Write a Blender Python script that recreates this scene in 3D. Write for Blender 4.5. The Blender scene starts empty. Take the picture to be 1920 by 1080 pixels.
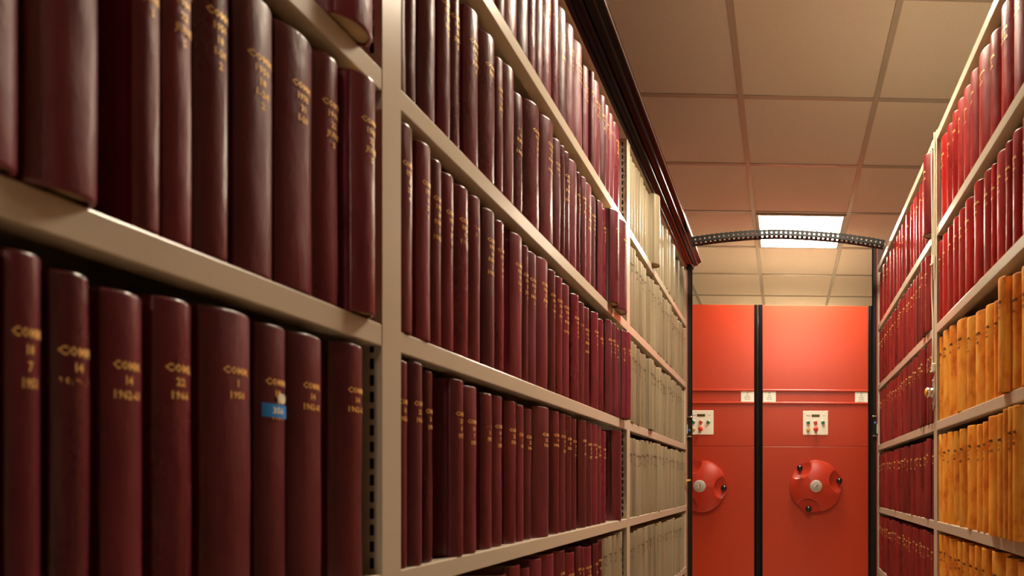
import bpy, math, random
from mathutils import Vector
sc = bpy.context.scene
col = sc.collection
random.seed(7)
CZ = 1.10                      # camera height, metres
PI = math.pi

# ------------------------------------------------------------------ render look
sc.view_settings.view_transform = 'Standard'
sc.view_settings.look = 'None'
sc.view_settings.gamma = 1.0
sc.view_settings.use_curve_mapping = False
sc.view_settings.exposure = 0.13
try:
    sc.cycles.max_bounces = 10
    sc.cycles.diffuse_bounces = 5
    sc.cycles.glossy_bounces = 4
    sc.cycles.caustics_reflective = False
    sc.cycles.caustics_refractive = False
except Exception:
    pass

# ------------------------------------------------------------------ materials
def new_mat(name):
    m = bpy.data.materials.new(name); m.use_nodes = True
    return m, m.node_tree, m.node_tree.nodes['Principled BSDF']

def plain(name, rgb, rough=.5, metal=0., spec=.5, coat=0., bump=0., bscale=300., var=0., vscale=8., emit=None, emit_s=0.):
    m, nt, b = new_mat(name)
    b.inputs['Base Color'].default_value = (*rgb, 1)
    b.inputs['Roughness'].default_value = rough
    b.inputs['Metallic'].default_value = metal
    b.inputs['Specular IOR Level'].default_value = spec
    b.inputs['Coat Weight'].default_value = coat
    b.inputs['Coat Roughness'].default_value = .15
    tc = nt.nodes.new('ShaderNodeTexCoord')
    if bump:
        n = nt.nodes.new('ShaderNodeTexNoise'); n.inputs['Scale'].default_value = bscale; n.inputs['Detail'].default_value = 3
        bp = nt.nodes.new('ShaderNodeBump'); bp.inputs['Strength'].default_value = bump; bp.inputs['Distance'].default_value = .0006
        nt.links.new(tc.outputs['Object'], n.inputs['Vector']); nt.links.new(n.outputs['Fac'], bp.inputs['Height'])
        nt.links.new(bp.outputs['Normal'], b.inputs['Normal'])
    if var:
        n = nt.nodes.new('ShaderNodeTexNoise'); n.inputs['Scale'].default_value = vscale; n.inputs['Detail'].default_value = 4
        r = nt.nodes.new('ShaderNodeValToRGB')
        r.color_ramp.elements[0].position = .3; r.color_ramp.elements[1].position = .7
        r.color_ramp.elements[0].color = (*[c*(1-var) for c in rgb], 1)
        r.color_ramp.elements[1].color = (*[min(1, c*(1+var)) for c in rgb], 1)
        nt.links.new(tc.outputs['Object'], n.inputs['Vector']); nt.links.new(n.outputs['Fac'], r.inputs['Fac'])
        nt.links.new(r.outputs['Color'], b.inputs['Base Color'])
    if emit:
        b.inputs['Emission Color'].default_value = (*emit, 1); b.inputs['Emission Strength'].default_value = emit_s
    return m

def leather(name, dark, mid, light, rough, spec, vscale, bump, bscale, rnd=.35, stretch=(1, 1, .35), lo=.35, hi=.65):
    """bound-book covering: mottled dye, fine grain, a little different on every book"""
    m, nt, b = new_mat(name)
    N, L = nt.nodes, nt.links
    tc = N.new('ShaderNodeTexCoord'); oi = N.new('ShaderNodeAttribute'); oi.attribute_name = 'dye'
    sep = N.new('ShaderNodeVectorMath'); sep.operation = 'ADD'
    off = N.new('ShaderNodeVectorMath'); off.operation = 'SCALE'; off.inputs['Scale'].default_value = 37.
    comb = N.new('ShaderNodeCombineXYZ')
    for k in range(3): L.new(oi.outputs['Fac'], comb.inputs[k])
    L.new(comb.outputs[0], off.inputs[0])
    mp = N.new('ShaderNodeMapping'); mp.inputs['Scale'].default_value = stretch
    L.new(tc.outputs['Object'], mp.inputs['Vector'])
    L.new(mp.outputs[0], sep.inputs[0]); L.new(off.outputs[0], sep.inputs[1])
    n = N.new('ShaderNodeTexNoise'); n.inputs['Scale'].default_value = vscale; n.inputs['Detail'].default_value = 6; n.inputs['Roughness'].default_value = .62
    L.new(sep.outputs[0], n.inputs['Vector'])
    r = N.new('ShaderNodeValToRGB'); e = r.color_ramp.elements
    e[0].position = lo; e[0].color = (*dark, 1); e[1].position = hi; e[1].color = (*light, 1)
    k = e.new((lo+hi)/2); k.color = (*mid, 1)
    L.new(n.outputs['Fac'], r.inputs['Fac'])
    hsv = N.new('ShaderNodeHueSaturation')
    mr = N.new('ShaderNodeMapRange'); mr.inputs['To Min'].default_value = 1-rnd; mr.inputs['To Max'].default_value = 1+rnd
    L.new(oi.outputs['Fac'], mr.inputs['Value']); L.new(mr.outputs[0], hsv.inputs['Value'])
    L.new(r.outputs['Color'], hsv.inputs['Color']); L.new(hsv.outputs[0], b.inputs['Base Color'])
    b.inputs['Specular IOR Level'].default_value = spec
    rr = N.new('ShaderNodeMapRange'); rr.inputs['To Min'].default_value = rough-.07; rr.inputs['To Max'].default_value = rough+.09
    rr.inputs['From Min'].default_value = .3; rr.inputs['From Max'].default_value = .7
    L.new(n.outputs['Fac'], rr.inputs['Value'])
    wr = N.new('ShaderNodeMath'); wr.operation = 'MULTIPLY_ADD'; wr.inputs[1].default_value = .16; wr.inputs[2].default_value = -.08   # each binding is worn a little differently
    fr = N.new('ShaderNodeMath'); fr.operation = 'FRACT'; ml = N.new('ShaderNodeMath'); ml.operation = 'MULTIPLY'; ml.inputs[1].default_value = 7.3
    L.new(oi.outputs['Fac'], ml.inputs[0]); L.new(ml.outputs[0], fr.inputs[0]); L.new(fr.outputs[0], wr.inputs[0])
    ad = N.new('ShaderNodeMath'); ad.operation = 'ADD'; L.new(rr.outputs[0], ad.inputs[0]); L.new(wr.outputs[0], ad.inputs[1])
    L.new(ad.outputs[0], b.inputs['Roughness'])
    g = N.new('ShaderNodeTexNoise'); g.inputs['Scale'].default_value = bscale; g.inputs['Detail'].default_value = 3
    L.new(sep.outputs[0], g.inputs['Vector'])
    g2 = N.new('ShaderNodeTexNoise'); g2.inputs['Scale'].default_value = 46; g2.inputs['Detail'].default_value = 2
    L.new(sep.outputs[0], g2.inputs['Vector'])
    b1 = N.new('ShaderNodeBump'); b1.inputs['Strength'].default_value = bump; b1.inputs['Distance'].default_value = .0005
    b2 = N.new('ShaderNodeBump'); b2.inputs['Strength'].default_value = .8; b2.inputs['Distance'].default_value = .0022
    L.new(g2.outputs['Fac'], b2.inputs['Height']); L.new(b2.outputs[0], b1.inputs['Normal'])
    L.new(g.outputs['Fac'], b1.inputs['Height']); L.new(b1.outputs[0], b.inputs['Normal'])
    return m

M = {}
M['maroon'] = leather('maroon_leather', (.092, .008, .016), (.150, .013, .028), (.210, .021, .040), .34, .85, 16, .5, 420, lo=.25, hi=.75)
M['red'] = leather('red_leather', (.26, .006, .005), (.39, .010, .008), (.54, .026, .016), .38, .28, 13, .4, 420, rnd=.28)
M['crimson'] = leather('crimson_leather', (.15, .007, .009), (.225, .010, .012), (.30, .018, .018), .33, .6, 13, .4, 420, rnd=.3)
M['tan'] = leather('tan_calf', (.70, .20, .022), (.96, .36, .040), (1.0, .50, .075), .50, .28, 22, .25, 300, rnd=.14, stretch=(1, 1, .6))
M['cream'] = leather('cream_vellum', (.25, .205, .13), (.31, .258, .165), (.37, .31, .205), .36, .5, 9, .3, 260, rnd=.12, stretch=(1, 1, .12))
M['page'] = plain('paper_edges', (.55, .40, .22), .8, bump=.5, bscale=500, var=.18, vscale=60)
M['gilt'] = plain('gilt_foil', (1.0, .62, .20), .40, metal=.2, spec=.6)
M['ink'] = plain('black_foil', (.05, .022, .012), .5)
M['paint'] = plain('beige_stove_enamel', (.62, .54, .42), .27, spec=.5, bump=.08, bscale=500)
M['paint_in'] = plain('beige_enamel_matt', (.58, .50, .39), .5)
M['endred'] = plain('red_laminate', (.50, .044, .012), .33, spec=.65, bump=.12, bscale=700)
M['wheelred'] = plain('red_plastic', (.55, .042, .018), .30, spec=.5)
M['rubber'] = plain('black_rubber', (.009, .008, .009), .40, spec=.3)
M['canopy'] = plain('dark_red_black_lacquer', (.008, .003, .004), .16, spec=.22)
M['canopyglint'] = plain('edge_highlight', (.72, .60, .52), .2, metal=.9)
M['knob'] = plain('black_phenolic', (.006, .006, .007), .08, spec=.7)
M['plate'] = plain('ivory_front_plate', (.93, .90, .76), .45, bump=.05)
M['card'] = plain('white_card', (.95, .96, .86), .7)
M['disc'] = plain('grey_disc', (.52, .48, .42), .45)
M['greybtn'] = plain('chrome_bezel', (.7, .7, .66), .15, metal=.9)
M['green'] = plain('green_button', (.02, .22, .10), .25)
M['redbtn'] = plain('red_button', (.70, .06, .04), .25)
M['yellow'] = plain('yellow_button', (.80, .40, .02), .3)
M['blue'] = plain('blue_plastic', (.03, .16, .45), .4)
M['lcd'] = plain('lcd_glass', (.085, .055, .020), .2)
M['greytext'] = plain('grey_print', (.16, .15, .15), .6)
M['chain'] = plain('black_nylon', (.008, .0075, .007), .42, spec=.25)
M['chrome'] = plain('bright_zinc', (.75, .73, .68), .18, metal=1.)
M['white'] = plain('white_paper', (.86, .78, .60), .7)
M['cable'] = plain('cream_pvc', (.80, .76, .58), .35)
M['amber'] = plain('amber_lens', (.85, .42, .04), .25)
M['tagblue'] = plain('blue_label', (.03, .27, .80), .6)
M['tagyellow'] = plain('yellow_tab', (.85, .55, .08), .6)
M['tile'] = plain('mineral_tile', (.70, .61, .52), .9, spec=.1, bump=.35, bscale=260, var=.05, vscale=180)
M['tbar'] = plain('ceiling_grid_enamel', (.43, .36, .29), .26, spec=.5)
M['wall'] = plain('plaster', (.60, .54, .45), .9, bump=.1)
M['floor'] = plain('vinyl_floor', (.50, .42, .34), .4, var=.1, vscale=5)
M['diffuser'] = plain('lit_diffuser', (.9, .9, .9), .5, emit=(1., .85, .64), emit_s=47.)
M['brown'] = plain('dark_brown_enamel', (.075, .035, .025), .5)
M['dark'] = plain('hollow_shade', (.02, .018, .016), .8)

# ------------------------------------------------------------------ mesh helpers
class MB:
    def __init__(s): s.v = []; s.f = []; s.sm = []
    def add(s, vs, fs, smooth=False):
        o = len(s.v); s.v += [tuple(v) for v in vs]; s.f += [tuple(i+o for i in f) for f in fs]; s.sm += [smooth]*len(fs)
    def box(s, x0, x1, y0, y1, z0, z1, b=0.):
        if x0 > x1: x0, x1 = x1, x0
        if y0 > y1: y0, y1 = y1, y0
        if z0 > z1: z0, z1 = z1, z0
        if b <= 0:
            s.add([(x0,y0,z0),(x1,y0,z0),(x1,y1,z0),(x0,y1,z0),(x0,y0,z1),(x1,y0,z1),(x1,y1,z1),(x0,y1,z1)],
                  [(0,3,2,1),(4,5,6,7),(0,1,5,4),(1,2,6,5),(2,3,7,6),(3,0,4,7)]); return
        # chamfered box
        vs = []; idx = {}
        for ix, x in enumerate((x0, x1)):
            for iy, y in enumerate((y0, y1)):
                for iz, z in enumerate((z0, z1)):
                    sx = b if ix == 0 else -b; sy = b if iy == 0 else -b; sz = b if iz == 0 else -b
                    for a, p in enumerate(((x, y+sy, z+sz), (x+sx, y, z+sz), (x+sx, y+sy, z))):
                        idx[ix, iy, iz, a] = len(vs); vs.append(p)
        fs = []
        g = lambda a, *q: [idx[i + (a,)] for i in q]
        fs.append(g(0,(0,0,0),(0,0,1),(0,1,1),(0,1,0))); fs.append(g(0,(1,0,0),(1,1,0),(1,1,1),(1,0,1)))
        fs.append(g(1,(0,0,0),(1,0,0),(1,0,1),(0,0,1))); fs.append(g(1,(0,1,0),(0,1,1),(1,1,1),(1,1,0)))
        fs.append(g(2,(0,0,0),(0,1,0),(1,1,0),(1,0,0))); fs.append(g(2,(0,0,1),(1,0,1),(1,1,1),(0,1,1)))
        for i in (0, 1):
            for j in (0, 1):
                fs.append([idx[0,i,j,1],idx[1,i,j,1],idx[1,i,j,2],idx[0,i,j,2]])
                fs.append([idx[i,0,j,0],idx[i,1,j,0],idx[i,1,j,2],idx[i,0,j,2]])
                fs.append([idx[i,j,0,0],idx[i,j,1,0],idx[i,j,1,1],idx[i,j,0,1]])
                for k in (0, 1): fs.append([idx[i,j,k,0],idx[i,j,k,1],idx[i,j,k,2]])
        s.add(vs, fs)
    def prism(s, prof, y0, y1, axis='y', smooth=False):
        """closed 2-d profile extruded; profile (x,z) along y, or (x,y) along z"""
        n = len(prof); P = (lambda a, b, t: (a, t, b)) if axis == 'y' else ((lambda a, b, t: (a, b, t)) if axis == 'z' else (lambda a, b, t: (t, a, b)))
        vs = [P(a, b, y0) for a, b in prof] + [P(a, b, y1) for a, b in prof]
        s.add(vs, [(i, (i+1) % n, n+(i+1) % n, n+i) for i in range(n)], smooth)
        s.add(vs, [tuple(range(n))[::-1], tuple(range(n, 2*n))])
    def tube(s, pts, r, n=10, caps=True):
        pts = [Vector(p) for p in pts]; rings = []
        up = Vector((.13, .21, .97)).normalized()
        for i, p in enumerate(pts):
            d = (pts[min(i+1, len(pts)-1)] - pts[max(i-1, 0)]).normalized()
            a = d.cross(up)
            if a.length < .05: a = d.cross(Vector((1, 0, 0)))
            a.normalize(); b = d.cross(a)
            rr = r[i] if isinstance(r, (list, tuple)) else r
            rings.append([p + a*(rr*math.cos(2*PI*k/n)) + b*(rr*math.sin(2*PI*k/n)) for k in range(n)])
        vs = [v for R_ in rings for v in R_]; fs = []
        for i in range(len(pts)-1):
            for k in range(n):
                fs.append((i*n+k, i*n+(k+1) % n, (i+1)*n+(k+1) % n, (i+1)*n+k))
        s.add(vs, fs, True)
        if caps: s.add(rings[0]+rings[-1], [tuple(range(n))[::-1], tuple(range(n, 2*n))])
    def lathe(s, prof, c=(0, 0, 0), axis='y', n=32):
        """prof: list of (radius, distance along axis)"""
        vs = []
        for r, h in prof:
            for k in range(n):
                a = 2*PI*k/n; u, w = r*math.cos(a), r*math.sin(a)
                vs.append((c[0]+u, c[1]+h, c[2]+w) if axis == 'y' else ((c[0]+h, c[1]+u, c[2]+w) if axis == 'x' else (c[0]+u, c[1]+w, c[2]+h)))
        fs = [(i*n+k, i*n+(k+1) % n, (i+1)*n+(k+1) % n, (i+1)*n+k) for i in range(len(prof)-1) for k in range(n)]
        s.add(vs, fs, True)
    def sphere(s, c, r, n=20, m=12, sc_=(1, 1, 1)):
        vs = [(c[0]+r*sc_[0]*math.sin(PI*i/m)*math.cos(2*PI*k/n), c[1]+r*sc_[1]*math.sin(PI*i/m)*math.sin(2*PI*k/n), c[2]+r*sc_[2]*math.cos(PI*i/m)) for i in range(m+1) for k in range(n)]
        s.add(vs, [(i*n+k, (i+1)*n+k, (i+1)*n+(k+1) % n, i*n+(k+1) % n) for i in range(m) for k in range(n)], True)
    def build(s, name, mat, parent=None, loc=None, dye=None):
        me = bpy.data.meshes.new(name); me.from_pydata(s.v, [], s.f)
        me.polygons.foreach_set('use_smooth', s.sm); me.materials.append(mat); me.update()
        o = bpy.data.objects.new(name, me); col.objects.link(o)
        if dye is not None:
            at = me.attributes.new('dye', 'FLOAT', 'POINT'); at.data.foreach_set('value', [dye]*len(s.v))
        if parent: o.parent = parent
        if loc: o.location = loc
        return o

def empty(name, loc=(0, 0, 0)):
    o = bpy.data.objects.new(name, None); o.empty_display_size = .05; o.location = loc; col.objects.link(o); return o
def tag(o, label, cat, group=None):
    o['label'] = label; o['category'] = cat
    if group: o['group'] = group
    return o
def structure(o): o['kind'] = 'structure'; return o

def text_lines(lines, size, gap, width=None):
    """returns verts/faces of text laid in the (u, w) plane, centred on u, first line's top at w = 0"""
    V, F = [], []; w = 0.
    for t in lines:
        cu = bpy.data.curves.new('t', 'FONT'); cu.body = t; cu.size = size*1.35; cu.align_x = 'CENTER'; cu.resolution_u = 1; cu.offset = size*.045
        ob = bpy.data.objects.new('t', cu); col.objects.link(ob)
        dg = bpy.context.evaluated_depsgraph_get(); me = bpy.data.meshes.new_from_object(ob.evaluated_get(dg))
        vs = [v.co.copy() for v in me.vertices]
        if vs:
            wd = max(v.x for v in vs)-min(v.x for v in vs); cx = (max(v.x for v in vs)+min(v.x for v in vs))/2
            k = 1. if not width else min(1., width/wd)
            o = len(V); V += [((v.x-cx)*k, v.y + w - size) for v in vs]; F += [tuple(i+o for i in p.vertices) for p in me.polygons]
        bpy.data.objects.remove(ob); bpy.data.curves.remove(cu); bpy.data.meshes.remove(me)
        w -= gap
    return V, F

# ------------------------------------------------------------------ books
P_ARC, K_ARC = 2.25, .225
def arc(y, t, kf=1.): return -K_ARC*kf*t*abs(2*y/t)**P_ARC

_txt = {}
curve_of = {}
def lettering_mesh(kind, variant, mat):
    """spine lettering, in units of spine thickness across (u) and metres up; already wrapped on the unit spine arc"""
    key = (kind, variant, mat.name)
    if key in _txt: return _txt[key]
    sets = {'a': [['COMM.', '1', '1950'], ['COMM.', '14', '1962-63'], ['COML', '27', '8', '1971'], ['COMM.', '31', '1978'],
                  ['COMM.', '18', '7', '1951'], ['COML', '22', '1966']],
            'b': [['COMM.', '1950', '18', '1-24', '2'], ['COML', '1962', '14', 'PART', '1', '1962-3'], ['COMM.', '1971', '8', '27', '4'],
                  ['COMM.', '1978', '31', '1-20'], ['COML', '1951', '7', '18-36', '2'], ['COMM.', '1966', '22', 'JUNE', '5']]}
    lines = sets['b' if variant >= 6 else 'a'][variant % 6]
    # width in thickness units: narrow books carry the lettering nearly edge to edge
    wmax = {'n': .82, 'm': .66, 'w': .50}[kind]
    asp = {'n': .020, 'm': .034, 'w': .055}[kind]          # typical thickness used to shape letters
    V, F = text_lines(lines, .0064, .0108, None)
    vw = max(abs(u) for u, w in V)*2/asp
    k = min(1., wmax/vw)
    vs = []
    for u, w in V:
        y = u/asp*k
        vs.append((-K_ARC*abs(2*y)**P_ARC, y, w))
    me = bpy.data.meshes.new('spine_lettering'); me.from_pydata(vs, [], F); me.materials.append(mat); me.update()
    _txt[key] = me
    return me

def book_cover(t, H, D, rnd, kf=1.):
    h2 = t/2; sh = K_ARC*kf*t; n = 14
    prof = [(-D, -h2), (-D*.5, -h2), (-sh-.0085, -h2), (-sh-.0060, -h2+.0011), (-sh-.0032, -h2+.0009)]
    prof += [(arc(-h2*math.cos(PI*i/n), t, kf), -h2*math.cos(PI*i/n)) for i in range(n+1)]
    prof += [(-sh-.0032, h2-.0009), (-sh-.0060, h2-.0011), (-sh-.0085, h2), (-D*.5, h2), (-D, h2)]
    th = .0024
    inner = []
    for i, (x, y) in enumerate(prof):
        if i < 5: inner.append((x, -h2+th))
        elif i >= len(prof)-5: inner.append((x, h2-th))
        else:
            inner.append((x-th*1.2, y*(1-2*th/t)))
    m = MB(); N = len(prof)
    b1, b2, ph = rnd.uniform(-.0007, .0007), rnd.uniform(-.0007, .0007), rnd.uniform(0, 6)
    zs = [(0, .0009), (.0012, .0002), (.003, 0), (H*.2, 0), (H*.4, 0), (H*.6, 0), (H*.8, 0), (H-.003, 0), (H-.0012, .0002), (H, .0009)]
    rings = []
    for z, ins in zs:
        q = math.sin(PI*z/H)
        rings.append([((x-ins if x > -sh-.002 else x) + (b1*q + b2*math.sin(2*PI*z/H+ph)*q if x > -sh-.01 else 0), y*(1-2*ins/t) + 0., z) for x, y in prof])
    vs = [v for r in rings for v in r]
    m.add(vs, [(i*N+k, i*N+k+1, (i+1)*N+k+1, (i+1)*N+k) for i in range(len(zs)-1) for k in range(N-1)], True)
    for z, r, fl in ((0, rings[0], 1), (H, rings[-1], 0)):
        vv = list(r) + [(x, y, z) for x, y in inner]
        m.add(vv, [((k, N+k, N+k+1, k+1) if fl else (k, k+1, N+k+1, N+k)) for k in range(N-1)])
    vv = [(x, y, 0) for x, y in inner] + [(x, y, H) for x, y in inner]
    m.add(vv, [(k+1, k, N+k, N+k+1) for k in range(N-1)])
    for a in (0, N-1):
        m.add([(prof[a][0], prof[a][1], 0), (inner[a][0], inner[a][1], 0), (inner[a][0], inner[a][1], H), (prof[a][0], prof[a][1], H)], [(0, 1, 2, 3)])
    return m

def page_block(t, H, D, kf=1.):
    h2 = t/2-.0024; m = MB(); n = 8
    pr = [(-D+.004, -h2), (-.0035-K_ARC*kf*t, -h2)]
    pr += [(arc(-h2*math.cos(PI*i/n)*.96, t, kf)-.0034, -h2*math.cos(PI*i/n)*.96) for i in range(1, n)]
    pr += [(-.0035-K_ARC*kf*t, h2), (-D+.004, h2), (-D+.009, 0)]
    m.prism([(x, y) for x, y in pr], .0035, H-.0035, axis='z')
    return m

ORD = 'first second third fourth fifth sixth seventh eighth ninth tenth eleventh twelfth thirteenth fourteenth fifteenth sixteenth seventeenth eighteenth nineteenth twentieth'.split()
def ordinal(n):
    if n <= 20: return ORD[n-1]
    if n < 30: return 'twenty-'+ORD[n-21]
    if n == 30: return 'thirtieth'
    if n < 40: return 'thirty-'+ORD[n-31]
    return 'fortieth' if n == 40 else 'forty-'+ORD[n-41]

COLNAME = {'maroon': 'maroon', 'crimson': 'dark red', 'red': 'red', 'tan': 'orange-tan', 'cream': 'cream'}
def make_book(side, y0, y1, out, H, zbase, mat, rnd, label, group, letter=True, lean=0., stuff=None):
    t = (y1-y0); kf = rnd.uniform(.85, 1.55)
    X = (-.4808 + out) if side == 'L' else (.4626 - out)
    if stuff is not None:                      # goes into the one mesh of the smallest far books
        sx = 1 if side == 'L' else -1
        D = rnd.uniform(.185, .205); dy = rnd.random()
        def put(vs, fs, sm, mi):
            o = len(stuff['v'])
            stuff['v'] += [(X+sx*x, (y0+y1)/2+sx*y, zbase+z) for x, y, z in vs]
            stuff['f'] += [tuple(i+o for i in f) for f in fs]; stuff['s'] += sm; stuff['m'] += [mi]*len(fs); stuff['d'] += [dy]*len(vs)
        mi = {'maroon': 0, 'red': 1, 'tan': 2, 'cream': 3, 'crimson': 7}[mat]
        c = book_cover(t, H, D, rnd, kf); put(c.v, c.f, c.sm, mi)
        c = page_block(t, H, D, kf); put(c.v, c.f, c.sm, 4)
        if letter:
            kind = 'n' if t < .027 else ('m' if t < .046 else 'w')
            me = lettering_mesh(kind, rnd.randrange(6)+(6 if zbase > CZ+.1 and mat == 'maroon' else 0), M['gilt'] if mat in ('maroon', 'red', 'crimson') else M['ink'])
            zo = H-.046-rnd.uniform(0, .006)
            put([(.0005+v.co.x*t*kf, v.co.y*t, zo+v.co.z) for v in me.vertices], [tuple(p.vertices) for p in me.polygons], [False]*len(me.polygons), 5 if mat in ('maroon', 'red', 'crimson') else 6)
        return None
    r = empty('book', (X, (y0+y1)/2, zbase))
    r.rotation_euler = (lean, 0, 0 if side == 'L' else PI)
    D = rnd.uniform(.185, .205)
    book_cover(t, H, D, rnd, kf).build('cover', M[mat], r, dye=rnd.random())
    page_block(t, H, D, kf).build('page_block', M['page'], r)
    if letter:
        kind = 'n' if t < .027 else ('m' if t < .046 else 'w')
        me = lettering_mesh(kind, rnd.randrange(6)+(6 if zbase > CZ+.1 and mat == 'maroon' else 0), M['gilt'] if mat in ('maroon', 'red', 'crimson') else M['ink'])
        o = bpy.data.objects.new('spine_lettering', me); col.objects.link(o); o.parent = r
        o.location = (.0005, 0, H-.046-rnd.uniform(0, .006)); o.scale = (t*kf, t, 1)
        o['label'] = 'gilt lettering on the spine' if mat in ('maroon', 'red', 'crimson') else 'black lettering on the spine'
    curve_of[r.name] = kf
    tag(r, label, 'book', group)
    return r

# shelf top heights above the floor (each row stands on one), top row first
LS = [CZ+.7997, CZ+.4964, CZ+.1909, CZ-.1089, CZ-.4120, CZ-.7150, CZ-1.0]
RS = [CZ+.7733, CZ+.4808, CZ+.1870, CZ-.1148, CZ-.4130, CZ-.7080, CZ-1.0]
LTOP, RTOP = CZ+1.0842, CZ+1.0645

# books measured on the shelves, millimetres along the aisle: (near edge, far edge, overhang, height or 0)
ROWS = {
    ('L', 1, 1): [(632,664,3,262),(690,747,24,262)],
    ('L', 1, 2): [(381,419,12,262),(421,464,14,262),(494,515,2,260),(518,543,2,258),(547,580,2,258),(589,632,0,256),(633,682,2,257),(685,723,0,264),(724,762,14,268)],
    ('L', 1, 3): [(394,412,0,0),(417,437,0,256),(443,468,0,252),(474,504,0,249),(513,546,0,255),(557,609,0,260),(612,649,-2,259),(650,697,0,260),(717,768,0,265)],
    ('L', 2, 0): [(1059,1102,0,0),(1104,1134,0,0),(1135,1195,0,0),(1196,1243,0,0),(1244,1275,0,0),(1276,1311,0,0),(1314,1363,0,0),(1366,1405,0,0),(1406,1456,0,0),(1460,1510,0,0),(1512,1577,0,0),(1605,1638,-8,0),(1639,1657,0,0),(1659,1730,0,0),(1732,1771,0,0),(1774,1804,0,0),(1807,1855,0,0),(1858,1922,0,0)],
    ('L', 2, 1): [(822,841,0,0),(843,863,0,0),(880,914,0,0),(925,952,0,0),(953,979,0,0),(1002,1042,0,242),(1055,1101,0,242),(1102,1124,0,228),(1136,1174,0,240),(1175,1213,0,215),(1243,1303,0,243),(1319,1377,0,256),(1378,1413,0,240),(1415,1437,0,0),(1439,1475,0,0),(1480,1524,0,0),(1539,1557,-4,0),(1565,1590,0,0),(1592,1641,0,0),(1643,1669,0,236),(1702,1740,0,250),(1743,1764,0,0),(1766,1828,22,256),(1830,1912,26,256),(1914,1965,0,0)],
    ('L', 2, 2): [(823,849,4,266),(864,894,4,264),(903,927,0,260),(933,963,0,256),(971,1009,0,257),(1014,1046,0,260),(1061,1098,0,260),(1100,1134,0,257),(1169,1212,0,262),(1213,1235,0,255),(1237,1281,0,254),(1287,1349,0,262),(1350,1385,0,256),(1390,1428,0,255),(1430,1475,0,252),(1501,1542,0,250),(1554,1589,-3,246),(1591,1631,-3,244),(1659,1700,0,250),(1712,1743,0,245),(1782,1821,3,262),(1824,1858,3,263),(1861,1890,3,258),(1892,1918,14,258),(1920,1955,22,260)],
    ('L', 2, 3): [(823,845,0,264),(849,878,2,267),(888,908,-3,262),(954,987,3,262),(990,1033,2,258),(1058,1094,-3,256),(1100,1140,-5,258),(1156,1198,-5,256),(1199,1227,-5,254),(1240,1277,-8,252),(1278,1354,2,262),(1373,1415,-2,262),(1417,1455,-2,262),(1457,1494,-2,260),(1499,1530,-3,258),(1559,1607,-2,262),(1613,1656,-3,260),(1658,1703,-3,260),(1706,1730,-3,258),(1743,1795,-5,250),(1868,1934,4,262)],
    ('L', 2, 4): [(1021,1059,0,0),(1061,1093,0,0),(1096,1151,0,0),(1154,1208,0,262),(1225,1261,-6,250),(1262,1311,0,0),(1314,1393,0,264),(1396,1449,0,0),(1451,1522,0,0),(1524,1552,0,0),(1554,1573,0,0),(1575,1659,0,0),(1662,1695,0,0),(1696,1723,2,0)],
    ('L', 2, 5): [(1732,1788,0,262),(1790,1832,0,263),(1835,1888,0,262),(1894,1960,0,266)],
    ('L', 3, 0): [(2034,2072,0,0),(2078,2116,0,0),(2120,2147,0,0),(2151,2195,0,0),(2199,2237,0,0),(2241,2272,0,0),(2274,2306,0,0),(2308,2343,0,0),(2345,2400,26,255),(2402,2452,-3,0),(2455,2502,0,0),(2504,2560,0,0),(2570,2633,-3,0),(2634,2662,6,0),(2680,2744,6,0),(2776,2880,5,0),(2882,2990,-12,0),(2996,3060,-8,0),(3082,3112,2,0),(3142,3174,0,0)],
    ('R', 1, 0): [(1030,1095,0,0),(1097,1166,0,0),(1169,1230,0,240),(1231,1296,0,240),(1298,1382,0,238),(1384,1444,0,228),(1446,1538,0,0),(1541,1592,0,0),(1595,1655,0,0),(1658,1707,0,0),(1710,1768,0,0),(1771,1818,0,0),(1821,1900,0,0)],
    ('R', 1, 1): [(1061,1125,0,0),(1127,1187,0,0),(1189,1250,0,228),(1251,1298,0,226),(1299,1339,0,228),(1341,1396,0,232),(1407,1433,-3,232),(1434,1486,0,236),(1487,1568,3,242),(1581,1645,0,238),(1648,1696,0,238),(1699,1757,0,240),(1759,1815,0,240),(1818,1877,0,242),(1881,1912,0,240)],
    ('R', 1, 2): [(1050,1113,0,0),(1116,1187,0,0),(1188,1242,4,230),(1250,1294,2,233),(1295,1331,16,238),(1392,1415,-4,216),(1416,1480,0,219),(1482,1565,0,224),(1567,1626,0,229),(1627,1723,3,242),(1737,1803,0,250),(1806,1871,0,253),(1880,1912,-2,248)],
    ('R', 1, 3): [(1038,1112,10,0),(1113,1156,14,0),(1157,1212,16,266),(1219,1248,14,266),(1249,1275,14,266),(1282,1309,12,266),(1311,1346,12,260),(1347,1412,14,260),(1414,1446,0,254),(1448,1476,3,256),(1478,1535,3,254),(1536,1613,5,257),(1626,1694,2,256),(1712,1753,-2,256),(1754,1813,2,258),(1824,1868,0,258),(1871,1912,0,259)],
    ('R', 1, 4): [(1061,1137,0,0),(1139,1208,0,0),(1211,1275,0,258),(1276,1349,0,258),(1350,1440,2,262),(1441,1489,4,262),(1498,1554,2,262),(1569,1609,-2,256),(1610,1668,0,260),(1670,1707,0,258),(1728,1747,-5,252),(1748,1808,-2,258),(1809,1865,0,260),(1868,1912,0,260)],
    ('R', 2, 0): [(1962,2018,24,250),(2030,2060,4,0),(2062,2100,0,0),(2103,2139,0,0),(2142,2198,0,0),(2203,2243,0,0),(2248,2290,0,0),(2295,2349,0,0),(2350,2454,2,0),(2471,2516,0,0),(2522,2575,0,0),(2581,2643,0,0),(2650,2722,0,0),(2736,2813,0,0),(2827,2909,0,0),(2917,3030,0,0),(3046,3108,0,0)],
}
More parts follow.
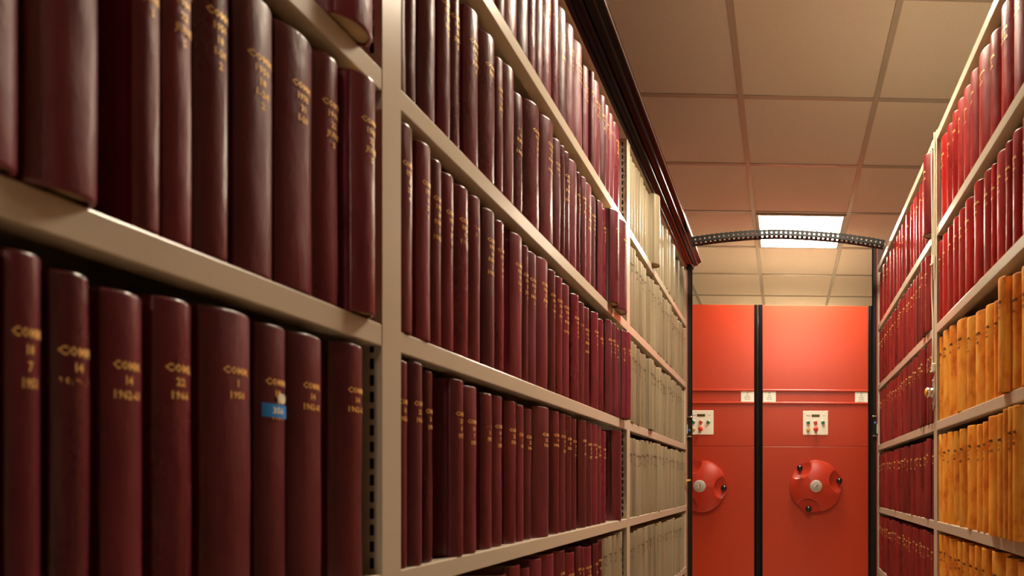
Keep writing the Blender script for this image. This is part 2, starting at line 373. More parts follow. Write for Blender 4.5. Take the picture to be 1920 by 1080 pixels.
def fill(y0, y1, lo, hi, rnd, gap=.12):
    out = []; y = y0
    while y < y1-lo:
        t = rnd.uniform(lo, hi); t = min(t, y1-y)
        out.append((round(y*1000), round((y+t)*1000), rnd.choice((0, 0, 1, 2, 3, -2, 6)), 0)); y += t + .0012 + (rnd.uniform(.004, .016) if rnd.random() < gap else 0)
    return out
rr = random.Random(11)
for k in (1, 2, 3, 4): ROWS['L', 3, k] = fill(2.028, 3.175, .032, .050, rr, .2)
for k in (1, 2, 3, 4): ROWS['R', 2, k] = fill(1.958, 3.110, .032, .052, rr, .15)
# a few volumes stand a little proud of their rows
for key, i, o in ((('L', 3, 2), 6, 12), (('L', 3, 2), 7, 10), (('L', 3, 4), 9, 8), (('R', 2, 1), 1, 10), (('R', 2, 1), 2, 12), (('R', 2, 2), 0, 8), (('R', 2, 2), 3, 10)):
    a = ROWS[key][i]; ROWS[key][i] = (a[0], a[1], o, 0)

XLp, XRp = -.4823, .4641
RN = {0: 'top', 1: 'second', 2: 'third', 3: 'fourth', 4: 'fifth', 5: 'fifth'}
BK = random.Random(3)
book_index = {}
jobs = []
for (side, bay, row), lst in ROWS.items():
    zrow = min(row, 4)
    zb = (LS if side == 'L' else RS)[zrow]
    if side == 'L': mat = 'maroon' if bay < 3 and row < 5 else 'cream'
    else: mat = 'crimson' if bay == 2 else ('red' if row < 2 else 'tan')
    n = len(lst)
    for i, (a, b, o, h) in enumerate(lst):
        t = b-a
        if h == 0:
            h = {'maroon': (252, 264), 'cream': (248, 262), 'red': (236, 243), 'crimson': (238, 245), 'tan': (236, 244)}[mat]
            h = BK.uniform(*h)
            if side == 'R' and mat == 'tan' and row == 4: h = 260
            if side == 'R' and mat == 'tan' and row == 3: h = 264
            if side == 'R' and mat == 'crimson' and row >= 2: h = BK.uniform(246, 258)
            if side == 'L' and row == 0: h = BK.uniform(236, 248)
            if side == 'L' and bay == 2 and row == 1: h = BK.uniform(238, 248)
        look = ('slim' if t < 32 else ('thick' if t > 58 else 'medium'))
        if o >= 10: look = 'protruding'
        if side == 'L' and bay == 1: k, where = n-i, 'left of the near post'
        elif side == 'L' and bay == 2 and row < 5: k, where = i+1, 'right of the near post'
        elif side == 'L' and bay == 2: k, where = i+1, 'after the maroon ones'
        elif side == 'L': k, where = i+1, 'past the second post'
        elif bay == 1: k, where = n-i, 'right of the cabled post'
        else: k, where = i+1, 'left of the cabled post'
        if side == 'L' and bay == 2 and row in (0, 4): k, where = n-i, ('left of the second post' if row == 0 else 'before the cream ones')
        bayn = {('L', 1): "left rack's near bay", ('L', 2): "left rack's middle bay", ('L', 3): "left rack's far bay", ('R', 1): "right rack's near bay", ('R', 2): "right rack's far bay"}[side, bay]
        label = '%s %s book, %s %s, %s row, %s' % (look, COLNAME[mat], ordinal(k), where, RN[row], bayn)
        grp = '%s books on the %s row of the %s' % (COLNAME[mat], RN[row], bayn)
        lt = not (mat == 'cream' and row == 0) and not (side == 'L' and a == 1868)
        # how large the spine shows in the picture
        X = XLp if side == 'L' else XRp
        def pj(y, z): return 1469.1+1199.5*X/y, 905.9-1199.5*(z-CZ)/y
        u0, u1 = sorted((pj(a/1000, zb)[0], pj(b/1000, zb)[0])); ym = (a+b)/2000
        v1, v0 = pj(ym, zb)[1], pj(ym, zb+h/1000)[1]
        area = max(0, min(u1, 1920)-max(u0, 0))*max(0, min(v1, 1080)-max(v0, 0))
        if area < 4: continue                      # outside the picture
        if side == 'L' and bay == 3 or side == 'R' and bay == 2: area *= min(1.6, max(.6, .042/(t/1000)))   # far bays: go by distance, not by thickness
        if o >= 10: area += 3000
        if (side, bay, row, i) == ('L', 3, 3, n-1): area += 9999
        jobs.append([area, side, bay, row, i, a, b, o, h, zb, mat, label, grp, lt])
rank = sorted(jobs, key=lambda j: -j[0]); cut = rank[300][0] if len(rank) > 300 else -1
stuff = {'v': [], 'f': [], 's': [], 'm': [], 'd': []}
for area, side, bay, row, i, a, b, o, h, zb, mat, label, grp, lt in jobs:
    bk = make_book(side, a/1000+.0003, b/1000-.0003, o/1000-.0015 if o < 10 else o/1000, h/1000, zb+.0004, mat, BK, label, grp, lt, 0, None if area > cut else stuff)
    book_index[side, bay, row, i] = (bk, (b-a)/1000-.0006, h/1000)
if stuff['v']:
    me = bpy.data.meshes.new('far_books'); me.from_pydata(stuff['v'], [], stuff['f'])
    for k in ('maroon', 'red', 'tan', 'cream', 'page', 'gilt', 'ink', 'crimson'): me.materials.append(M[k])
    me.polygons.foreach_set('use_smooth', stuff['s']); me.polygons.foreach_set('material_index', stuff['m'])
    me.attributes.new('dye', 'FLOAT', 'POINT').data.foreach_set('value', stuff['d']); me.update()
    ob = bpy.data.objects.new('far_books', me); col.objects.link(ob)
    tag(ob, 'remaining slim cream, red and maroon books packed in the tight far rows of both racks', 'book'); ob['kind'] = 'stuff'

# labels stuck on a few spines
bk, t, h = book_index['L', 1, 3, 6]; kf = curve_of[bk.name]
m = MB(); V = [(arc(-t*.40+t*.80*k/8, t, kf)+.0007, -t*.40+t*.80*k/8) for k in range(9)]
m.add([(x, y, h-.088) for x, y in V]+[(x, y, h-.075) for x, y in V], [(k, k+1, 10+k, 9+k) for k in range(8)], True)
s1 = m.build('spine_label', M['tagblue'], bk); s1['label'] = 'blue sticker low on the spine'
tv, tf = text_lines(['356'], .006, .01); m = MB(); m.add([(arc(u, t, kf)+.0010, u, w+h-.078) for u, w in tv], tf)
m.build('label_print', M['card'], s1)
m = MB(); cy = t*.12
ring = [(cy+.0062*math.cos(2*PI*k/20), .0052*math.sin(2*PI*k/20)) for k in range(20)]
m.add([(arc(y, t, kf)+.0011, y, h-.069+z) for y, z in ring], [tuple(range(20))]); s2 = m.build('round_sticker', M['white'], bk); s2['label'] = 'round white sticker'
bk['label'] = "maroon book with blue and white stickers, third left of the near post, left rack"

# yellow index tab and red dot on one cream volume
n3 = len(ROWS['L', 3, 3])
bk, t, h = book_index['L', 3, 3, n3-1]
m = MB(); m.box(.004, .018, -.014, .004, .118, .120); m.box(.008, .026, -.004, .006, .1202, .1275)
s = m.build('index_tab', M['tagyellow'], bk); s['label'] = 'yellow paper tab sticking out'
m = MB(); m.lathe([(.0001, .0016), (.006, .0016), (.006, .0006)], (0, 0, .152), 'x', 16)
s = m.build('round_sticker', M['redbtn'], bk); s['label'] = 'small red dot'

# ------------------------------------------------------------------ racks
XL, XR = -.4808, .4626
def shelf(side, y0, y1, ztop, parent, depth=.30):
    """folded steel shelf: sheet, rounded front lip, return flange under it"""
    X = XL if side == 'L' else XR; s = 1 if side == 'L' else -1
    lip, fl = .027, .024
    pr = [(0, -.0022), (-.0006, -.0008), (-.0022, 0), (-depth, 0), (-depth, -.0018), (-.0018-.0008, -.0018), (-.0018, -.0030),
          (-.0018, -lip+.0016), (-fl, -lip+.0016), (-fl, -lip+.010), (-fl-.0016, -lip+.010), (-fl-.0016, -lip), (-.0012, -lip), (-.0003, -lip+.0004), (0, -lip+.0014)]
    m = MB(); m.prism([(X+s*x, ztop+z) for x, z in pr], y0, y1, 'y')
    return m.build('shelf', M['paint'], parent)

def upright(side, yc, parent, z1, w=.038, depth=.30):
    X = XL if side == 'L' else XR; s = 1 if side == 'L' else -1
    m = MB()
    f0 = X-s*.0012; f1 = X+s*.0006
    m.box(min(f0, f1), max(f0, f1), yc-w/2, yc+w/2, .03, z1, .0005)
    o = m.build('upright', M['paint'], parent)
    # slotted side sheets
    for q in (-1, 1):
        mw = MB(); y = yc+q*.0150
        xs = [X-s*.0012, X-s*.0115, X-s*.0165, X-s*depth]
        if s < 0 or True:
            def col_(xa, xb, za, zb):
                a, b = min(xa, xb), max(xa, xb)
                mw.add([(a, y, za), (b, y, za), (b, y, zb), (a, y, zb)], [(0, 1, 2, 3)])
        col_(xs[0], xs[1], .03, z1); col_(xs[2], xs[3], .03, z1)
        z = .03
        while z < z1-.02:
            col_(xs[1], xs[2], z, z+.007); z += .020
        col_(xs[1], xs[2], z, z1) if z < z1 else None
        mw.build('slotted_side_sheet', M['paint'], o)
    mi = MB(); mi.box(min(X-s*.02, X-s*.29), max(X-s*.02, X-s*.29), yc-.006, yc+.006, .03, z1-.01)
    mi.build('hollow_shade_sheet', M['dark'], o)  # dark filler standing in for the shade inside the hollow upright
    return o

lroot = tag(empty('shelving_rack', (-.63, 1.4, 0)), 'long beige steel shelving rack on the left with a dark canopy along its top', 'shelving')
rroot = tag(empty('shelving_rack', (.61, 1.3, 0)), 'beige steel shelving rack on the right holding red and orange-tan books', 'shelving')
def rp(o, root):            # keep built-in-place geometry while parenting
    o.location = tuple(-c for c in root.location); return o
class Root:                 # children are built in world coordinates
    pass
def child(o, root):
    o.parent = root; o.location = (-root.location[0], -root.location[1], -root.location[2]); return o

LY = [-.3967, .8023, 2.0013, 3.2003]; RY = [-.464, .735, 1.934, 3.133]
for side, ys, shs, top, root in (('L', LY, LS, LTOP, lroot), ('R', RY, RS, RTOP, rroot)):
    for i, y in enumerate(ys):
        w = .038 if i < 3 else .012
        yy = y if i < 3 else y-.006
        child(upright(side, yy, None, top+.012 if side == 'L' else top+.004, w), root)
    for i in range(3):
        a, b = ys[i]+.0185, ys[i+1]-(.0185 if i < 2 else .013)
        for z in shs: child(shelf(side, a, b, z, None), root)
        child(shelf(side, a, b, top, None), root)
    X = XL if side == 'L' else XR; s = 1 if side == 'L' else -1
    m = MB(); m.box(X-s*.302, X-s*.306, ys[0], ys[3], .03, top, 0)
    child(m.build('back_sheet', M['paint_in'], None), root)
    m = MB(); m.box(X-s*.004, X-s*.300, ys[0], ys[3], 0, .07, .002)
    child(m.build('plinth', M['endred'], None), root)
    # end panel closing the far end, with its black sealing strips
    ye = ys[3]+.004; zt = CZ+1.163
    m = MB(); m.box(X+s*.004, X-s*.306, ye, ye+.030, .03, zt, .0015)
    ep = child(m.build('end_panel', M['endred'], None), root)
    if side == 'R':
        m = MB(); m.box(X-s*.001, X-s*.300, ye-.0035, ye-.0005, top+.004, zt-.002, .0005)
        o = m.build('inner_sheet', M['brown'], ep); o['label'] = 'dark brown inner face above the top shelf'
    m = MB()
    m.prism([(X+s*.004, ye+.002), (X+s*.020, ye+.002), (X+s*.0245, ye+.008), (X+s*.020, ye+.014), (X+s*.0245, ye+.020), (X+s*.022, ye+.030), (X+s*.004, ye+.030)], .03, zt-.004, 'z')
    g = m.build('sealing_strip', M['rubber'], ep); g['label'] = 'black rubber sealing strip on the aisle edge'

# books standing near the far right end cover: brown top return of the right end panel
# canopy running along the top of the left rack
pc = [(-.4790, LTOP-.0255), (-.4745, LTOP-.020), (-.4735, LTOP-.006), (-.4640, LTOP+.002), (-.4610, LTOP-.001), (-.4560, LTOP+.004), (-.4530, LTOP+.016), (-.4420, LTOP+.022),
      (-.4400, LTOP+.018), (-.4350, LTOP+.022), (-.4330, LTOP+.030), (-.4215, LTOP+.036), (-.4190, LTOP+.0385), (-.4190, LTOP+.060), (-.4230, LTOP+.064), (-.4790, LTOP+.064)]
m = MB(); m.prism(pc, -.40, 3.27, 'y')
can = child(m.build('canopy', M['canopy'], None), lroot); can['label'] = 'glossy dark red-black canopy moulding'
m = MB(); m.prism([(-.4186, LTOP+.0400), (-.4170, LTOP+.0410), (-.4170, LTOP+.0440), (-.4186, LTOP+.0450)], -.40, 3.271, 'y')
e = m.build('highlight_strip', M['canopyglint'], can)  # pale strip draws the highlight along the canopy's glossy edge
m = MB(); m.prism([(-.4735, LTOP-.019), (-.4720, LTOP-.018), (-.4720, LTOP-.008), (-.4735, LTOP-.007)], -.40, 3.268, 'y')
# rear of canopy back over the rack top
m2 = MB(); m2.box(-.785, -.479, -.40, 3.27, LTOP+.030, LTOP+.050, .002)
m2.build('top_cover', M['canopy'], can)

# latch blocks on the end sealing strips of both racks
def end_latch(side):
    X = XL if side == 'L' else XR; s = 1 if side == 'L' else -1; y = (LY if side == 'L' else RY)[3]+.004
    root = tag(empty('latch', (X+s*.010, y, CZ+.28)), 'small metal safety latch with a blue pin on the %s rack far end' % ('left' if side == 'L' else 'right'), 'latch', 'safety latches at the rack ends')
    def P(m, name, mat):
        return child(m.build(name, M[mat], None), root)
    zt, zb_ = (CZ+.328, CZ+.232)
    m = MB(); m.box(X+s*.006, X+s*.022, y-.0075, y-.0015, zb_-.008, zt+.012, .001); P(m, 'backplate', 'rubber')
    m = MB(); m.tube([(X+s*.002, y-.012, zt), (X+s*.020, y-.012, zt)], .0032); m.sphere((X+s*.022, y-.012, zt), .0055, 12, 8); P(m, 'pin', 'chrome')
    m = MB(); m.tube([(X+s*.002, y-.012, zb_), (X+s*.024, y-.012, zb_)], [.0030, .0046]); P(m, 'pin', 'chrome')
    m = MB(); m.box(X+s*.001, X+s*.006, y-.016, y-.0085, zb_+.012, zb_+.058, .001); P(m, 'tongue', 'paint')
    zz = CZ+.295 if side == 'R' else CZ+.262
    m = MB(); m.sphere((X+s*.013, y-.010, zz), .0062, 12, 8, (1, .6, 1.3)); o = P(m, 'plunger', 'blue'); o['label'] = 'blue plunger'
end_latch('L'); end_latch('R')

# ------------------------------------------------------------------ far bank of mobile shelving seen end-on
YB = 4.60; KB = YB/4.10; ZT = CZ+1.139
def red_unit(cx, label, wheel_rot, cards):
    root = tag(empty('mobile_shelving_unit', (cx*KB, YB, CZ*(1-KB))), label, 'shelving', 'red mobile shelving units at the far end')
    root.scale = (KB, 1, KB)
    W = .339                       # half width of the panel
    def P(m, name, mat, par=None): return m.build(name, M[mat], par or root)
    m = MB(); m.box(-W+.010, W-.010, .022, 1.9, .16, ZT-.03, .002); P(m, 'carcass', 'paint_in')
    m = MB(); m.box(-W, W, 0, .020, .14, CZ+.2355-.0012, .0015); P(m, 'end_panel', 'endred')
    m = MB(); m.box(-W, W, 0, .020, CZ+.2355+.0008, ZT, .0015); P(m, 'end_panel', 'endred')
    m = MB(); m.box(-W, W, .004, .019, CZ+.230, CZ+.240, 0); P(m, 'joint_backing', 'rubber')
    m = MB(); m.box(-W+.02, W-.02, .02, 1.9, .1200, .16, 0); P(m, 'plinth', 'rubber')
    for s in (-1, 1):
        m = MB(); a, b = s*W, s*(W+.0262)
        m.prism([(a, .002), (s*(W+.006), -.004), (s*(W+.010), .004), (s*(W+.016), -.002), (b, .004), (b, .030), (a, .030)], .14, ZT+.002, 'z', False)
        g = P(m, 'sealing_strip', 'rubber'); g['label'] = 'ribbed black rubber strip'
    # label holder: two folded rails with the cards behind them
    zc0, zc1 = CZ+.517, CZ+.589
    m = MB()
    m.prism([(0, 0), (-.010, .004), (-.0115, .007), (-.010, .011), (0, .011)], -W+.001, W-.001, 'x')
    t_ = MB()
    for z0 in (zc0-.010, zc1-.002):
        pr = [(0., z0), (-.0075, z0-.001), (-.0085, z0+.002), (-.0085, z0+.010), (-.0060, z0+.0125), (0., z0+.0125)]
        t_.prism(pr, -W+.001, W-.001, 'x')
    lr = P(t_, 'label_rail', 'endred')
    for x, lines in cards:
        m = MB(); m.box(x-.041, x+.041, -.0036, -.0026, zc0, zc1+.001, 0); c = P(m, 'label_card', 'card', lr)
        c['label'] = 'white paper card with printed lines'
    for x, lines in cards:
        m = MB(); tv, tf = text_lines(lines[:1], .0115, .016); m.add([(x+u, -.0040, w+zc1-.007) for u, w in tv], tf)
        tv, tf = text_lines(lines[1:], .0058, .0125, .06); m.add([(x+u, -.0040, w+zc1-.024) for u, w in tv], tf)
        P(m, 'card_print', 'greytext', lr)
    # control plate
    px, pz = 0., CZ+.387
    m = MB(); m.box(px-.080, px+.080, -.0035, 0, pz-.077, pz+.077, .0008); cp = P(m, 'control_panel', 'plate')
    m = MB(); m.box(px-.025, px+.027, -.0042, -.0034, pz+.037, pz+.053, 0); P(m, 'display', 'lcd', cp)
    m = MB()
    for bx, bz in ((-.0475, .001), (0, .001), (.0475, .001), (-.0475, -.0455)):
        m.lathe([(.0125, -.0034), (.0120, -.0085), (.0098, -.0090), (.0096, -.0050)], (px+bx, 0, pz+bz), 'y', 24)
    P(m, 'button_bezels', 'greybtn', cp)
    def button(x, z, mat, name='push_button', r=.0092):
        m = MB(); m.lathe([(r, -.0050), (r, -.0125), (r*.8, -.0135), (r*.25, -.0118), (.0001, -.0116)], (px+x, 0, pz+z), 'y', 24)
        o = P(m, name, mat, cp); return o
    button(-.0475, .001, 'green'); button(0, .001, 'redbtn'); button(.0475, .001, 'green'); button(-.0475, -.0455, 'yellow')
    m = MB(); m.lathe([(.008, -.0034), (.008, -.018), (.0150, -.020), (.0158, -.026), (.0135, -.031), (.006, -.0325), (.0001, -.0325)], (px+.001, 0, pz-.042), 'y', 28)
    o = P(m, 'emergency_button', 'redbtn', cp); o['label'] = 'red mushroom-head stop button'
    m = MB()
    for a in (-1, 1):
        for b in (-1, 1):
            m.lathe([(.0001, -.0050), (.0022, -.0048), (.0027, -.0034)], (px+a*.0725, 0, pz+b*.0675), 'y', 10)
    P(m, 'screws', 'greybtn', cp)
    m = MB()
    for t, x, z, sz in (('Nova', -.0455, .050, .0085), ('compact', .052, .048, .0040), ('Open', -.0475, -.0135, .0040), ('Stop', 0, -.0135, .0040), ('Open', .0475, -.0135, .0040), ('Reset', -.0475, -.060, .0040), ('Stop', .001, -.0625, .0040)):
        tv, tf = text_lines([t], sz, .01); m.add([(px+x+u, -.0039, pz+z+w) for u, w in tv], tf)
    P(m, 'panel_print', 'greytext', cp)
    # hand wheel
    hz = CZ-.019
    m = MB(); m.lathe([(.045, 0), (.045, -.030), (.03, -.032)], (0, 0, hz), 'y', 32)
    R0 = .166; na, nr = 168, 60
    knobs = [wheel_rot+k*2*PI/3 for k in range(3)]
    def rim(a):
        r = R0
        for kk in knobs:
            d = (a-kk+PI) % (2*PI)-PI
            r += .0115*math.exp(-(d/.17)**2) - .0055*math.exp(-((abs(d)-.42)/.15)**2)
        return r
    def sstep(x): x = max(0., min(1., x)); return x*x*(3-2*x)
    def height(u, w, rho):
        h = .030 + .034*math.cos(min(1., rho)*PI/2)**.8 if rho < 1 else .030
        for kk in knobs:
            cxk, czk = .168*math.cos(kk), .168*math.sin(kk)
            d = math.hypot(u-cxk, w-czk)
            fl = .017 + .014*max(0, (d/.078))**2
            q = sstep((.080-d)/.006)
            h = h*(1-q) + min(h, fl)*q
        return h
    vs = []; fs = []
    for j in range(nr+1):
        for i in range(na):
            a = 2*PI*i/na; R_ = rim(a); rho = j/nr; u, w = R_*rho*math.cos(a), R_*rho*math.sin(a)
            vs.append((u, -height(u, w, rho)-.012, hz+w))
    for j in range(nr):
        for i in range(na): fs.append((j*na+i, j*na+(i+1) % na, (j+1)*na+(i+1) % na, (j+1)*na+i))
    m.add(vs, fs, True)
    for dy, k in ((0., 1.),):
        b0 = [(rim(2*PI*i/na)*math.cos(2*PI*i/na), rim(2*PI*i/na)*math.sin(2*PI*i/na)) for i in range(na)]
        vs = [(u, -height(u, w, 1.)-.012, hz+w) for u, w in b0] + [(u*1.006, -.0215, hz+w*1.006) for u, w in b0] + [(u*.985, -.0165, hz+w*.985) for u, w in b0] + [(u*.25, -.0165, hz+w*.25) for u, w in b0]
        m.add(vs, [(q*na+i, q*na+(i+1) % na, (q+1)*na+(i+1) % na, (q+1)*na+i) for q in range(3) for i in range(na)], True)
    wh = P(m, 'hand_wheel', 'wheelred')
    for kk in knobs:
        m = MB(); u, w = .152*math.cos(kk), .152*math.sin(kk)
        m.tube([(u, -.028, hz+w), (u, -.060, hz+w)], [.008, .006], 14); m.sphere((u, -.072, hz+w), .0200, 24, 16)
        o = P(m, 'grip_knob', 'knob', wh); o['label'] = 'glossy black ball knob'
    yd = -.0775
    m = MB(); m.lathe([(.0001, yd-.0035), (.0365, yd-.0035), (.0385, yd-.002), (.0385, yd+.020)], (0, 0, hz), 'y', 40); o = P(m, 'centre_disc', 'disc', wh); o['label'] = 'pale grey centre disc with an arrow mark'
    ca, sa = math.cos(wheel_rot*0+(-.62 if wheel_rot < 1 and wheel_rot > .1 else .05)), math.sin(wheel_rot*0+(-.62 if wheel_rot < 1 and wheel_rot > .1 else .05))
    def rot(pts, y): return [(u*ca-w*sa, y, hz+u*sa+w*ca) for u, w in pts]
    m = MB()
    m.add(rot([(0, .011), (.010, .011), (.010, .007), (.004, .007), (.004, -.010), (0, -.010)], yd-.0041), [(0, 1, 2, 3, 4, 5)])
    P(m, 'arrow_mark', 'rubber', wh)
    m = MB()
    m.add(rot([(-.001, .010), (-.005, .010), (-.005, -.006), (-.011, -.006), (-.011, -.010), (-.001, -.010)], yd-.0041), [(5, 4, 3, 2, 1, 0)])
    tv, tf = text_lines(['OPEN'], .0045, .01); m.add([(u, yd-.0041, hz+.026+w) for u, w in tv], tf)
    tv, tf = text_lines(['CLOSE'], .0045, .01); 
    P(m, 'arrow_mark', 'card', wh)
    m = MB(); m.add([(u, yd-.0042, hz+.0245+w) for u, w in tv], tf); m.add([(u, yd-.0042, hz-.0185+w) for u, w in tv], tf)
    P(m, 'disc_print', 'greytext', wh)
    return root
C1, C2 = .2050, -.5265
red_unit(C1, 'red-panelled mobile shelving unit in the middle, with its whole hand wheel showing', math.radians(12), [(-.295, ['10', 'Acad.', 'Abhandl.', 'Band 1-40']), (.295, ['11', 'Acad.', 'Abh. Math.', 'Abh. Phys.', 'Bericht 1-92'])])
red_unit(C2, 'red-panelled mobile shelving unit half hidden behind the left rack', math.radians(-5), [(.297, ['9', 'Acad.', 'Abhandl. Ber.', 'Abh. Klasse'])])

# ------------------------------------------------------------------ cable chain bridging the aisle
YC = 2.90
cc = tag(empty('cable_chain', (0, YC, CZ+1.10)), 'black plastic ladder-like cable chain arching over the aisle between both racks', 'cable chain')
ctrl = [(-.455, CZ+1.078), (-.399, CZ+1.089), (-.27, CZ+1.108), (-.118, CZ+1.1225), (-.02, CZ+1.1265), (.075, CZ+1.1240), (.242, CZ+1.1140), (.35, CZ+1.101), (.4587, CZ+1.084), (.490, CZ+1.078)]
def chz(x):
    for i in range(len(ctrl)-1):
        if ctrl[i][0] <= x <= ctrl[i+1][0]:
            p0, p1, p2, p3 = ctrl[max(i-1, 0)], ctrl[i], ctrl[i+1], ctrl[min(i+2, len(ctrl)-1)]
            t = (x-p1[0])/(p2[0]-p1[0]); m1 = (p2[1]-p0[1])/(p2[0]-p0[0]); m2 = (p3[1]-p1[1])/(p3[0]-p1[0]); d = p2[0]-p1[0]
            return (2*t**3-3*t*t+1)*p1[1] + (t**3-2*t*t+t)*m1*d + (-2*t**3+3*t*t)*p2[1] + (t**3-t*t)*m2*d
    return ctrl[0][1]
nl = 41; x = -.405; pitch = .0213
HH, WW = .0270, .042
for i in range(nl):
    xc = x + pitch*i; z = chz(xc); sl = (chz(min(xc+.005, .489))-chz(max(xc-.005, -.454)))/.010; an = math.atan(sl)
    m = MB(); g = pitch*.34
    for sy in (-1, 1):                           # each side plate is a ladder cell: two rails and an overlapping web
        y0 = sy*WW/2
        m.box(-pitch*.50, pitch*.52, y0-.0017, y0+.0017, -HH*.5, -HH*.5+.0102, .0008)
        m.box(-pitch*.50, pitch*.52, y0-.0017, y0+.0017, HH*.5-.0092, HH*.5, .0008)
        m.box(-g, g, y0-.0015, y0+.0015, -HH*.5+.004, HH*.5-.004, .0006)
    m.box(-g*.8, g*.8, -WW/2, WW/2, -HH*.5-.0004, -HH*.5+.0022, .0006)      # cross bars under and over
    m.box(-g*.8, g*.8, -WW/2, WW/2, HH*.5-.0018, HH*.5+.0022, .0006)
    o = m.build('chain_link', M['chain'], cc); o.location = (xc, 0, z-(CZ+1.10)); o.rotation_euler = (0, -an, 0)
m = MB(); m.sphere((XR-.002, 0, chz(.46)-(CZ+1.10)+.004), .0045, 12, 8); m.build('fixing_screw', M['chrome'], cc)

# ------------------------------------------------------------------ cables and alarm button on the right rack's middle post
XP = XR-.0006
cb = tag(empty('cable', (XP-.006, 1.925, CZ+.4)), 'pair of thin cream cables hanging down the right rack post', 'cable')
def spl(pts, n=8):
    out = []
    for i in range(len(pts)-1):
        p0, p1, p2, p3 = [Vector(pts[max(0, min(len(pts)-1, j))]) for j in (i-1, i, i+1, i+2)]
        for k in range(n):
            t = k/n; out.append(.5*((2*p1)+(-p0+p2)*t+(2*p0-5*p1+4*p2-p3)*t*t+(-p0+3*p1-3*p2+p3)*t**3))
    out.append(Vector(pts[-1])); return out
m = MB(); m.tube(spl([(XP-.005, 1.940, CZ+1.045), (XP-.009, 1.943, CZ+.98), (XP-.006, 1.950, CZ+.85), (XP-.005, 1.950, CZ+.72), (XP-.004, 1.962, CZ+.60), (XP-.003, 1.952, CZ+.50), (XP-.005, 1.945, CZ+.42), (XP-.006, 1.948, CZ+.36)]), .0026, 8)
child(m.build('cable_strand', M['cable'], None), cb)
m = MB(); m.tube(spl([(XP-.004, 1.928, CZ+1.065), (XP-.004, 1.928, CZ+.95), (XP-.0045, 1.929, CZ+.80), (XP-.004, 1.929, CZ+.66), (XP-.004, 1.931, CZ+.62)]), .0026, 8)
child(m.build('cable_strand', M['cable'], None), cb)
for z in (CZ+1.030, CZ+.680, CZ+.352):
    m = MB(); m.box(XP-.0095, XP-.0003, 1.930, 1.951, z-.013, z+.013, .002); m.sphere((XP-.009, 1.951, z-.010), .004, 10, 6)
    child(m.build('cable_clip', M['cable'], None), cb)
ab = tag(empty('alarm_button', (XP, 1.940, CZ+.28)), 'chrome push button with amber cap on a small bracket on the right rack post', 'button')
m = MB(); m.prism([(1.931, CZ+.330), (1.955, CZ+.318), (1.955, CZ+.224), (1.931, CZ+.236)], XP-.0035, XP-.0012, 'x'); child(m.build('bracket', M['paint'], None), ab)
m = MB(); m.lathe([(.0135, -.0035), (.0150, -.006), (.0150, -.010), (.0115, -.0115), (.0115, -.0135), (.0165, -.015), (.0165, -.023), (.0145, -.0255), (.0120, -.0255)], (XP, 1.944, CZ+.277), 'x', 28)
child(m.build('button_body', M['chrome'], None), ab)
m = MB(); m.lathe([(.0120, -.0250), (.0118, -.0275), (.008, -.0290), (.0001, -.0292)], (XP, 1.944, CZ+.277), 'x', 24)
o = child(m.build('button_cap', M['amber'], None), ab); o['label'] = 'amber cap'
m = MB()
for z in (CZ+.313, CZ+.243): m.sphere((XP-.0045, 1.944, z), .0032, 10, 6)
child(m.build('screws', M['chrome'], None), ab)

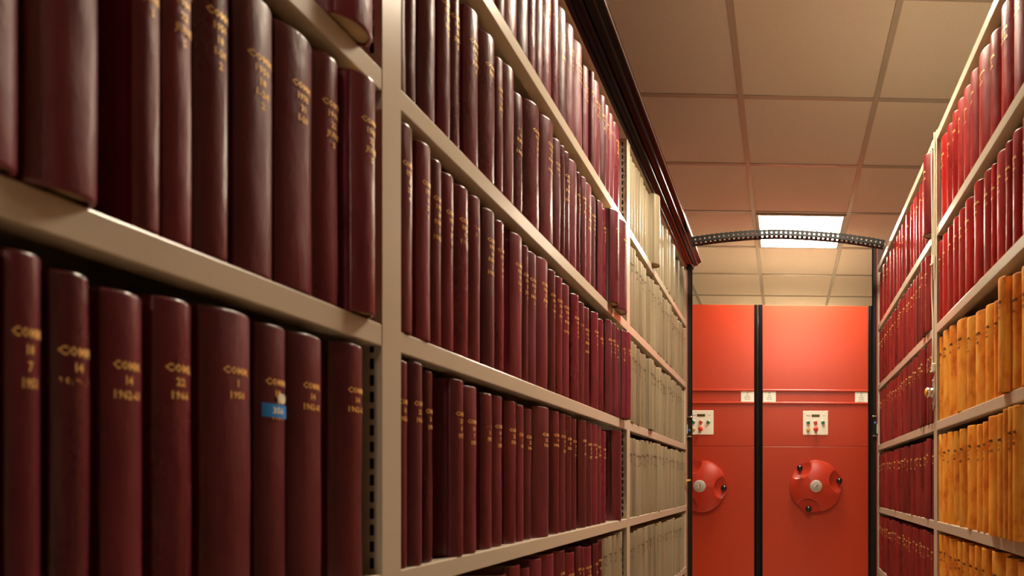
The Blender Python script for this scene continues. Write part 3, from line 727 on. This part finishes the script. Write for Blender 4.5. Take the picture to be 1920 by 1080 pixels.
# ------------------------------------------------------------------ room
X0, X1, Y0, Y1 = -3.05, 3.10, -4.6, 9.0
HC = CZ+1.7063; GX, GY = -.1887, 2.2312
m = MB(); m.box(X0, X1, Y0, Y1, -.1, 0); structure(m.build('floor', M['floor']))
LIGHTS = [(0, 3), (0, -1), (0, 7), (0, -9)]  # last two: unseen, added to light the back wall and fill the near bay
m = MB()
m.box(X0, X1, Y0, Y1, HC, HC+.1); structure(m.build('ceiling', M['tile']))
m = MB(); w = .0125
kx0, kx1 = math.ceil((X0-GX)/.6), math.floor((X1-GX)/.6)
for k in range(kx0, kx1+1): m.box(GX+.6*k-w, GX+.6*k+w, Y0, Y1, HC-.0045, HC-.0005, .0008)
ky0, ky1 = math.ceil((Y0-GY)/.6), math.floor((Y1-GY)/.6)
for k in range(ky0, ky1+1):
    for q in range(kx0-1, kx1+1):
        a, b = max(X0, GX+.6*q+w), min(X1, GX+.6*(q+1)-w)
        m.box(a, b, GY+.6*k-w, GY+.6*k+w, HC-.0040, HC-.0005, .0008)
structure(m.build('trim_1', M['tbar']))
for name, b in (('wall_left', (X0-.1, X0, Y0, Y1)), ('wall_right', (X1, X1+.1, Y0, Y1)), ('wall_back', (X0, X1, Y1, Y1+.1)), ('wall_front', (X0, X1, Y0-.1, Y0))):
    m = MB(); m.box(*b, 0, HC); structure(m.build(name, M['wall']))

for i, (kx, ky) in enumerate(LIGHTS):
    cx, cy = GX+.6*kx+.3, GY+.6*ky+.3
    r = tag(empty('ceiling_light', (cx, cy, HC)), 'bright square ceiling light panel above the cable chain' if i == 0 else 'square ceiling light panel out of view', 'light', 'ceiling lights out of view')
    h = .2865; m = MB()
    for s in (-1, 1):
        m.box(s*h, s*(h-.018), -h, h, -.012, -.001, .001); m.box(-h+.018, h-.018, s*h, s*(h-.018), -.012, -.001, .001)
    m.build('frame', M['tbar'], r)
    m = MB(); m.box(-h+.018, h-.018, -h+.018, h-.018, -.0105, -.002, 0); m.build('diffuser', M['diffuser'], r)

w = bpy.data.worlds.new('World'); sc.world = w; w.use_nodes = True
w.node_tree.nodes['Background'].inputs['Color'].default_value = (.02, .018, .016, 1)

# ------------------------------------------------------------------ camera: level, slightly yawed, shifted lens
cam = bpy.data.cameras.new('camera'); co = bpy.data.objects.new('camera', cam); col.objects.link(co)
co.location = (0, 0, CZ); co.rotation_euler = (PI/2, 0, -.0349)
cam.sensor_width = 36; cam.lens = 1199.55/1920*36
cam.shift_x = (960-1510.97)/1920; cam.shift_y = (905.88-540)/1920
cam.clip_start = .02
cam.dof.use_dof = True; cam.dof.focus_distance = 2.6; cam.dof.aperture_fstop = 6.2
sc.camera = co
